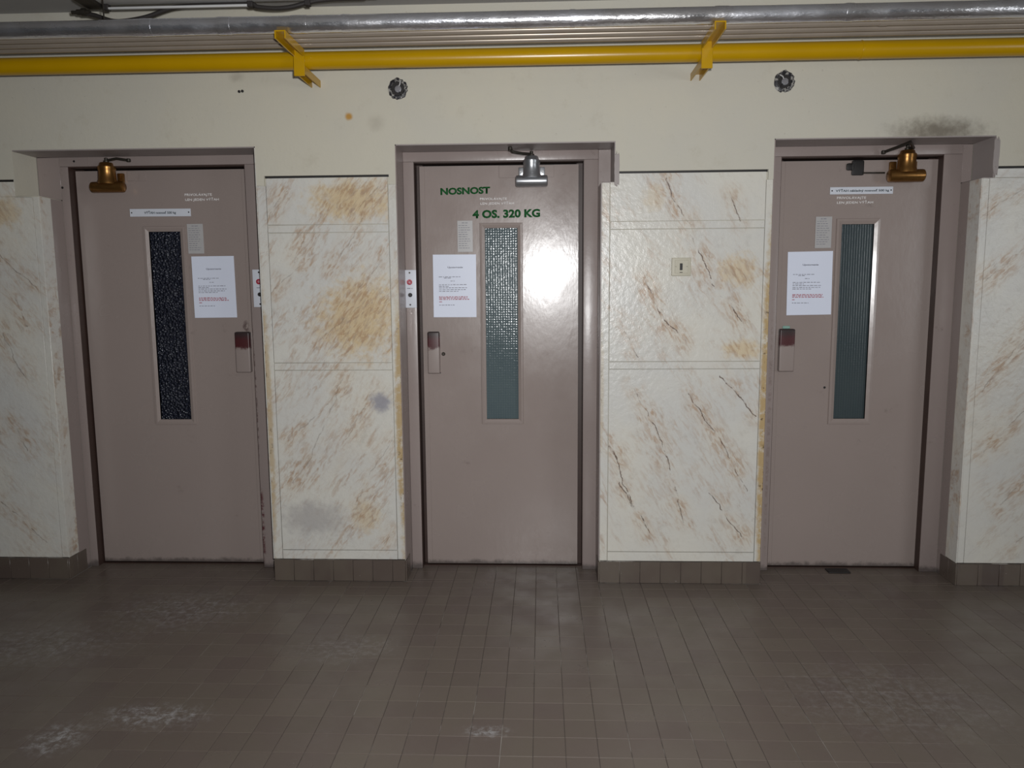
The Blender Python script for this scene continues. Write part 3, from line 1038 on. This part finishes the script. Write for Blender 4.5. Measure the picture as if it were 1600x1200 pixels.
def notice(label, xl, zt, w, h, tilt, seed):
    rnd = random.Random(seed)
    t = empty('paper_notice', (xl + w / 2, YL, zt - h))
    tag(t, label, 'notice', 'printed notices taped to the lift doors')
    bm = bmesh.new()
    nx, nz = 8, 10
    y0 = YL - 0.0032
    vs = [[None] * (nx + 1) for _ in range(nz + 1)]
    for j in range(nz + 1):
        for i in range(nx + 1):
            u, v = i / nx, j / nz
            vs[j][i] = bm.verts.new((xl + u * w + tilt * (v - 1) * h, y0 - 0.0006 * math.sin(u * 5 + seed) * math.sin(v * 4 + seed), zt - h + v * h + tilt * -u * w))
    for j in range(nz):
        for i in range(nx):
            bm.faces.new((vs[j][i], vs[j][i + 1], vs[j + 1][i + 1], vs[j + 1][i]))
    r = bmesh.ops.extrude_face_region(bm, geom=list(bm.faces))
    for g in r['geom']:
        if isinstance(g, bmesh.types.BMVert):
            g.co.y += 0.0008
    sheet = link('sheet', bm, M['paper'], t, True)
    yp = y0 - 0.0010
    text('heading', 'Upozornenie', xl + 0.34 * w, xl + 0.69 * w, yp + 0.0004, zt - 0.190 * h, zt - 0.225 * h, M['ink'], sheet, 0, 0.0003, 0.02)
    bm = bmesh.new()
    for fz, x0, ww in ((0.36, 0.13, (0.5,)), (0.378, 0.25, (0.17,)), (0.425, 0.40, (0.10,)),
                       (0.485, 0.13, (0.64,)), (0.51, 0.13, (0.25,)), (0.535, 0.13, (0.66,)), (0.565, 0.13, (0.62,)), (0.59, 0.13, (0.45,)),
                       (0.81, 0.13, (0.37,))):
        word_rows(bm, xl + x0 * w, zt - fz * h, [q * w for q in ww], 0.0028, yp, rnd)
    link('printed_lines', bm, M['ink'], sheet)['kind'] = 'stuff'
    bm = bmesh.new()
    for fz, x0, ww in ((0.68, 0.13, (0.68,)), (0.70, 0.13, (0.66,)), (0.722, 0.13, (0.70,)), (0.76, 0.13, (0.08,))):
        word_rows(bm, xl + x0 * w, zt - fz * h, [q * w for q in ww], 0.0042, yp, rnd)
    link('red_lines', bm, M['ink_red'], sheet)['kind'] = 'stuff'
    return t
notice('white printed notice with red lines beside the dark glass on the left door', -1.460, 1.507, 0.204, 0.289, -0.004, 1)
notice('white printed notice with red lines between lock and glass on the middle door', -0.313, 1.505, 0.202, 0.291, 0.004, 2)
notice('white printed notice with red lines beside the reeded glass on the right door', 1.322, 1.502, 0.203, 0.289, -0.012, 3)

def small_card(label, xl, zt, w, h, lean, seed, mat):
    rnd = random.Random(seed)
    t = empty('instruction_card', (xl + w / 2, YL, zt - h))
    tag(t, label, 'label', 'small instruction cards beside the door glass')
    o = box('card', xl, xl + w, YL - 0.0036, YL - 0.0022, zt - h, zt, mat, t, 0.0003, 1)
    bm = bmesh.new()
    yp = YL - 0.0041
    word_rows(bm, xl + 0.3 * w, zt - 0.08 * h, (0.4 * w,), 0.003, yp, rnd)
    for k in range(11):
        word_rows(bm, xl + 0.08 * w, zt - (0.16 + 0.072 * k) * h, (0.8 * w * rnd.uniform(0.7, 1),), 0.0024, yp, rnd)
    link('printed_lines', bm, M['ink'], o)['kind'] = 'stuff'
    return t
M['card'] = mat_plain('yellowed_card', (0.47, 0.46, 0.46), 0.3, 0, 0.05)
small_card('small printed card above the notice on the left door', -1.472, 1.658, 0.076, 0.138, 0, 11, M['card'])
small_card('small glossy printed card above the notice on the middle door', -0.196, 1.659, 0.071, 0.143, 0, 12, M['card'])
small_card('small printed card above the notice on the right door', 1.442, 1.659, 0.073, 0.141, 0, 13, M['card'])

def sign_plate(label, x0, x1, z0, z1, body, tx0, tx1, tilt):
    t = empty('sign_plate', ((x0 + x1) / 2, YL, z0))
    tag(t, label, 'sign', 'capacity plates on the lift doors')
    bm = bmesh.new()
    add_box(bm, x0, x1, YL - 0.004, YL - 0.001, z0, z1, 0.0008, 1)
    for v in bm.verts:
        v.co.z += tilt * (v.co.x - x0) / (x1 - x0)
    p = link('plate', bm, M['plate'], t)
    text('lettering', body, tx0, tx1, YL - 0.0041, z0 + (z1 - z0) * 0.74, z0 + (z1 - z0) * 0.24, M['ink_dark'], p, tilt * 0.6, 0.0003, 0.025)
    for x in (x0 + 0.009, x1 - 0.009):
        lathe('screw', (x, YL - 0.0038, (z0 + z1) / 2), (0, -1, 0), [(0, 0), (0, 0.0035), (0.0012, 0.003), (0.0014, 0)], M['dark_metal'], t, 10)
    return t
sign_plate('long white capacity plate above the dark glass of the left door', -1.741, -1.450, 1.6945, 1.730, 'VÝŤAH nosnosť 500 kg', -1.672, -1.520, -0.001)
sign_plate('long white capacity plate high on the right door under the brass closer', 1.500, 1.780, 1.757, 1.789, 'VÝŤAH nákladný nosnosť 500 kg', 1.525, 1.762, 0.0)

# ------------------------------------------------------------------ call plates and key switch
def call_plate(label, xc, zc):
    t = empty('call_button_plate', (xc, YF, zc - 0.087))
    tag(t, label, 'button panel', 'lift call plates on the door frames')
    y = YF
    box('plate', xc - 0.030, xc + 0.030, y - 0.005, y - 0.001, zc - 0.087, zc + 0.087, M['plate'], t, 0.0015, 2)
    b = lathe('red_button', (xc - 0.001, y - 0.005, zc + 0.031), (0, -1, 0), [(0, 0), (0, 0.0125), (0.003, 0.0125), (0.004, 0.0115), (0.004, 0.0085), (0.002, 0.0085), (0.002, 0)], M['red_button'], t, 24)
    lathe('cap', (xc - 0.001, y - 0.0068, zc + 0.031), (0, -1, 0), [(0, 0), (0, 0.0068), (0.002, 0.0055), (0.0022, 0)], mat_plain('pink_cap', (0.5, 0.22, 0.26), 0.3), b, 18)
    lathe('black_button', (xc + 0.001, y - 0.005, zc - 0.028), (0, -1, 0), [(0, 0), (0, 0.0095), (0.004, 0.0095), (0.006, 0.008), (0.006, 0)], M['black'], t, 20)
    for dz in (0.074, -0.073):
        lathe('screw', (xc, y - 0.005, zc + dz), (0, -1, 0), [(0, 0), (0, 0.0042), (0.0015, 0.0035), (0.0017, 0)], M['dark_metal'], t, 10)
    bm = bmesh.new()
    word_rows(bm, xc - 0.013, zc + 0.001, (0.026,), 0.003, y - 0.0053, random.Random(2))
    link('faint_print', bm, M['ink'], t)['kind'] = 'stuff'
    return t
call_plate('white call button plate on the left jamb of the middle door', -0.416, 1.347)
call_plate('white call button plate half hidden behind the pier edge by the left door', -1.123, 1.355)

ks = empty('key_switch', (0.8, -0.28, 1.394))
tag(ks, 'square cream key switch with black slot on the marbled pier', 'switch')
box('plate', 0.759, 0.842, -0.291, -0.281, 1.394, 1.472, M['cream_plastic'], ks, 0.003, 3)
box('insert', 0.772, 0.829, -0.2925, -0.290, 1.405, 1.461, M['cream_plastic'], ks, 0.001, 1)
box('slot', 0.793, 0.8055, -0.2932, -0.291, 1.418, 1.448, M['black'], ks, 0.001, 1)
box('mark', 0.793, 0.8055, -0.2930, -0.292, 1.4075, 1.4105, M['dark_metal'], ks)
for x in (0.776, 0.824):
    lathe('screw', (x, -0.2915, 1.434), (0, -1, 0), [(0, 0), (0, 0.0045), (0.0015, 0.004), (0.0017, 0)], M['cream_plastic'], ks, 12)
    box('screw_slot', x - 0.0035, x + 0.0035, -0.2936, -0.293, 1.4335, 1.4345, M['dark_metal'], ks)

# ------------------------------------------------------------------ pipe stubs in the upper wall
def stub(label, x, z, seed):
    rnd = random.Random(seed)
    t = empty('pipe_stub', (x, -0.28, z - 0.04))
    tag(t, label, 'pipe stub', 'plugged pipe holes in the upper wall')
    bm = bmesh.new()
    n = 30
    rings = []
    for rr, yy in ((0.044, -0.2803), (0.039, -0.2845), (0.031, -0.2850), (0.028, -0.2805)):
        rings.append([bm.verts.new((x + rr * (1 + rnd.uniform(-0.10, 0.06)) * math.cos(2 * math.pi * k / n), yy, z + rr * (1 + rnd.uniform(-0.1, 0.1)) * math.sin(2 * math.pi * k / n))) for k in range(n)])
    for a, b in zip(rings, rings[1:]):
        for k in range(n):
            bm.faces.new((a[k], a[(k + 1) % n], b[(k + 1) % n], b[k]))
    tn = NT('tarred_rim')
    tn.set(tn.mix(tn.ramp(tn.noise(tn.pos(), 75, 4, 0.7), 0.5, 0.58), (0.018, 0.017, 0.022), (0.33, 0.32, 0.30)), 0.5)
    link('rim', bm, tn.m, t, True)
    lathe('tar_fill', (x, -0.2795, z), (0, -1, 0), [(0, 0), (0, 0.030), (0.002, 0.029), (0.0022, 0)], M['black'], t, 24)
    lathe('plug', (x + 0.002, -0.281, z - 0.002), (0, -1, 0), [(0, 0), (0, 0.015), (0.006, 0.014), (0.007, 0.010), (0.005, 0.0)], mat_plain('grey_plug', (0.25, 0.25, 0.27), 0.4, 0.3, 0.4, 120), t, 20)
    for a in range(3):
        an = a * 2.1 + seed
        tube('wire', [(x, -0.283, z), (x + 0.020 * math.cos(an), -0.287, z + 0.020 * math.sin(an)), (x + 0.033 * math.cos(an + 0.2), -0.283, z + 0.033 * math.sin(an + 0.2))], 0.0025, M['black'] if a else M['white_enamel'], t, 6)
    return t
stub('round tarred pipe stub on the wall left of the middle door head', -0.421, 2.199, 1)
stub('round tarred pipe stub on the wall above the right door corner', 1.216, 2.201, 2)
nail = empty('wall_nail', (-1.103, -0.28, 2.2))
tag(nail, 'small dark twin nail stub high on the wall above the left door', 'nail')
for dx in (-0.008, 0.006):
    lathe('nail_head', (-1.103 + dx, -0.2795, 2.200 + dx * 0.1), (0, -1, 0), [(0, 0), (0, 0.006), (0.004, 0.006), (0.005, 0.003), (0.005, 0)], M['black'], nail, 10)

# ------------------------------------------------------------------ pipes along the top of the wall
def long_pipe(name, label, y, z, r, mat, joints=(), cat='pipe', wob=0.0, seed=0, n=20, rz=0.0, group=None):
    rnd = random.Random(seed)
    t = empty(name, (XL + 0.02, y, z - r))
    tag(t, label, cat, group)
    bm = bmesh.new()
    k = 90 if wob else 12
    pts, rr = [], []
    for i in range(k + 1):
        x = XL + 0.02 + (XR - XL - 0.04) * i / k
        pts.append((x, y, z + rz * x))
        rr.append(r * (1 + rnd.uniform(-wob, wob)))
    add_tube(bm, pts, rr, n)
    link('run', bm, mat, t, True)
    for x, w, extra in joints:
        lathe('joint', (x, y, z + rz * x), (1, 0, 0), [(0, r - 0.002), (0, r + extra), (w * 0.3, r + extra * 1.4), (w, r + extra), (w, r - 0.002)], mat, t, n)
    return t
long_pipe('gas_pipe', 'thick yellow gas pipe running along the wall above the doors', -0.440, 2.2745, 0.0345, M['yellow'], [(1.46, 0.005, 0.0012), (-2.4, 0.006, 0.0012)], n=28)
long_pipe('insulated_pipe', 'foil wrapped insulated pipe, uppermost of the pipes along the wall', -0.685, 2.3335, 0.0305, M['foil'],
          [(-1.315, 0.045, 0.0014), (-1.02, 0.05, 0.0016), (-0.74, 0.06, 0.0016), (-0.55, 0.03, 0.0012), (0.30, 0.02, 0.0008), (0.83, 0.05, 0.0014), (1.30, 0.03, 0.0014)], wob=0.018, seed=4, n=26)
for yy, lab in ((-0.630, 'thin beige pipe just below the foil wrapped pipe'), (-0.572, 'thin beige pipe, middle of the three thin pipes'), (-0.514, 'thin beige pipe nearest above the yellow gas pipe')):
    long_pipe('thin_pipe', lab, yy, 2.3160, 0.0132, M['beige_pipe'], [(1.45, 0.03, 0.0015)] if yy < -0.6 else [], n=14, seed=int(-yy * 100), group='thin pipes along the wall')

def bracket(label, x):
    t = empty('pipe_bracket', (x, -0.28, 2.205))
    tag(t, label, 'bracket', 'yellow stepped pipe brackets')
    h = 0.021
    def angle_iron(name, y0, y1, z):
        bm = bmesh.new()
        add_box(bm, x - h, x + h, y0, y1, z - 0.005, z, 0.0012, 1)
        add_box(bm, x - h, x - h + 0.005, y0, y1, z - 0.030, z - 0.004, 0.0012, 1)
        add_box(bm, x + h - 0.005, x + h, y0, y1, z - 0.030, z - 0.004, 0.0012, 1)
        return link(name, bm, M['yellow'], t)
    angle_iron('lower_arm', -0.503, -0.279, 2.2395)
    box('strap', x - 0.022, x + 0.022, -0.508, -0.501, 2.197, 2.302, M['yellow'], t, 0.0015, 1)
    angle_iron('upper_arm', -0.725, -0.497, 2.3025)
    return t
bracket('yellow stepped iron pipe bracket between the left and middle doors', -0.775)
bracket('yellow stepped iron pipe bracket between the middle and right doors', 0.845)

# ------------------------------------------------------------------ ceiling luminaire and its cable, upper left
lum = empty('ceiling_luminaire', (-1.2, -0.55, ZT))
tag(lum, 'long white ceiling light housing cut off by the upper left edge', 'light fixture')
box('housing', -1.565, -0.45, -0.60, -0.50, 2.484, ZT - 0.001, M['white_enamel'], lum, 0.006, 2)
box('tube_lip', -1.555, -0.95, -0.516, -0.506, 2.464, 2.473, M['white_enamel'], lum, 0.002, 1)
box('end_cap', -1.625, -1.560, -0.605, -0.495, 2.470, ZT - 0.001, M['dark_metal'], lum, 0.006, 2)
lathe('cable_gland', (-1.690, -0.505, 2.459), (1, 0, 0), [(0, 0), (0, 0.007), (0.02, 0.007), (0.022, 0.011), (0.04, 0.011), (0.042, 0.015), (0.058, 0.015), (0.06, 0.009), (0.075, 0.009), (0.075, 0)], M['dark_metal'], lum, 14)
for x in (-1.545, -0.96, -0.73):
    box('clip', x - 0.011, x + 0.011, -0.518, -0.494, 2.462, 2.488, M['cable'], lum, 0.002, 1)
tag(tube('cable', smooth_path([(-1.640, -0.5, 2.456), (-1.600, -0.5, 2.448), (-1.569, -0.5, 2.437), (-1.523, -0.5, 2.424), (-1.465, -0.5, 2.425), (-1.385, -0.5, 2.438), (-1.305, -0.5, 2.463),
     (-1.247, -0.5, 2.474), (-1.122, -0.5, 2.477), (-0.966, -0.5, 2.478), (-0.935, -0.5, 2.466), (-0.864, -0.5, 2.459), (-0.799, -0.5, 2.463), (-0.721, -0.5, 2.480), (-0.640, -0.5, 2.488), (-0.50, -0.5, 2.490)]), 0.0088, M['cable'], None, 10),
    'black cable sagging below the white ceiling light housing', 'cable')
hk = empty('pipe_hanger', (-1.475, -0.66, 2.36))
tag(hk, 'small dark wire hanger on top of the foil pipe', 'hanger')
tube('wire', [(-1.475, -0.655, 2.362), (-1.478, -0.652, 2.40), (-1.480, -0.65, ZT)], 0.003, M['dark_metal'], hk, 6)
tube('hook', [(-1.498, -0.668, 2.366), (-1.485, -0.665, 2.372), (-1.472, -0.662, 2.370), (-1.462, -0.660, 2.362)], 0.0045, M['dark_metal'], hk, 6)

# ------------------------------------------------------------------ a dark doormat remnant on the floor
mat_o = box('rag_scrap', 1.545, 1.648, -0.150, -0.098, 0.0002, 0.006, M['black'], None, 0.0025, 2)
tag(mat_o, 'small black scrap lying on the threshold of the right door', 'scrap')

for o in SC.objects:
    if '_base' in o:
        del o['_base']
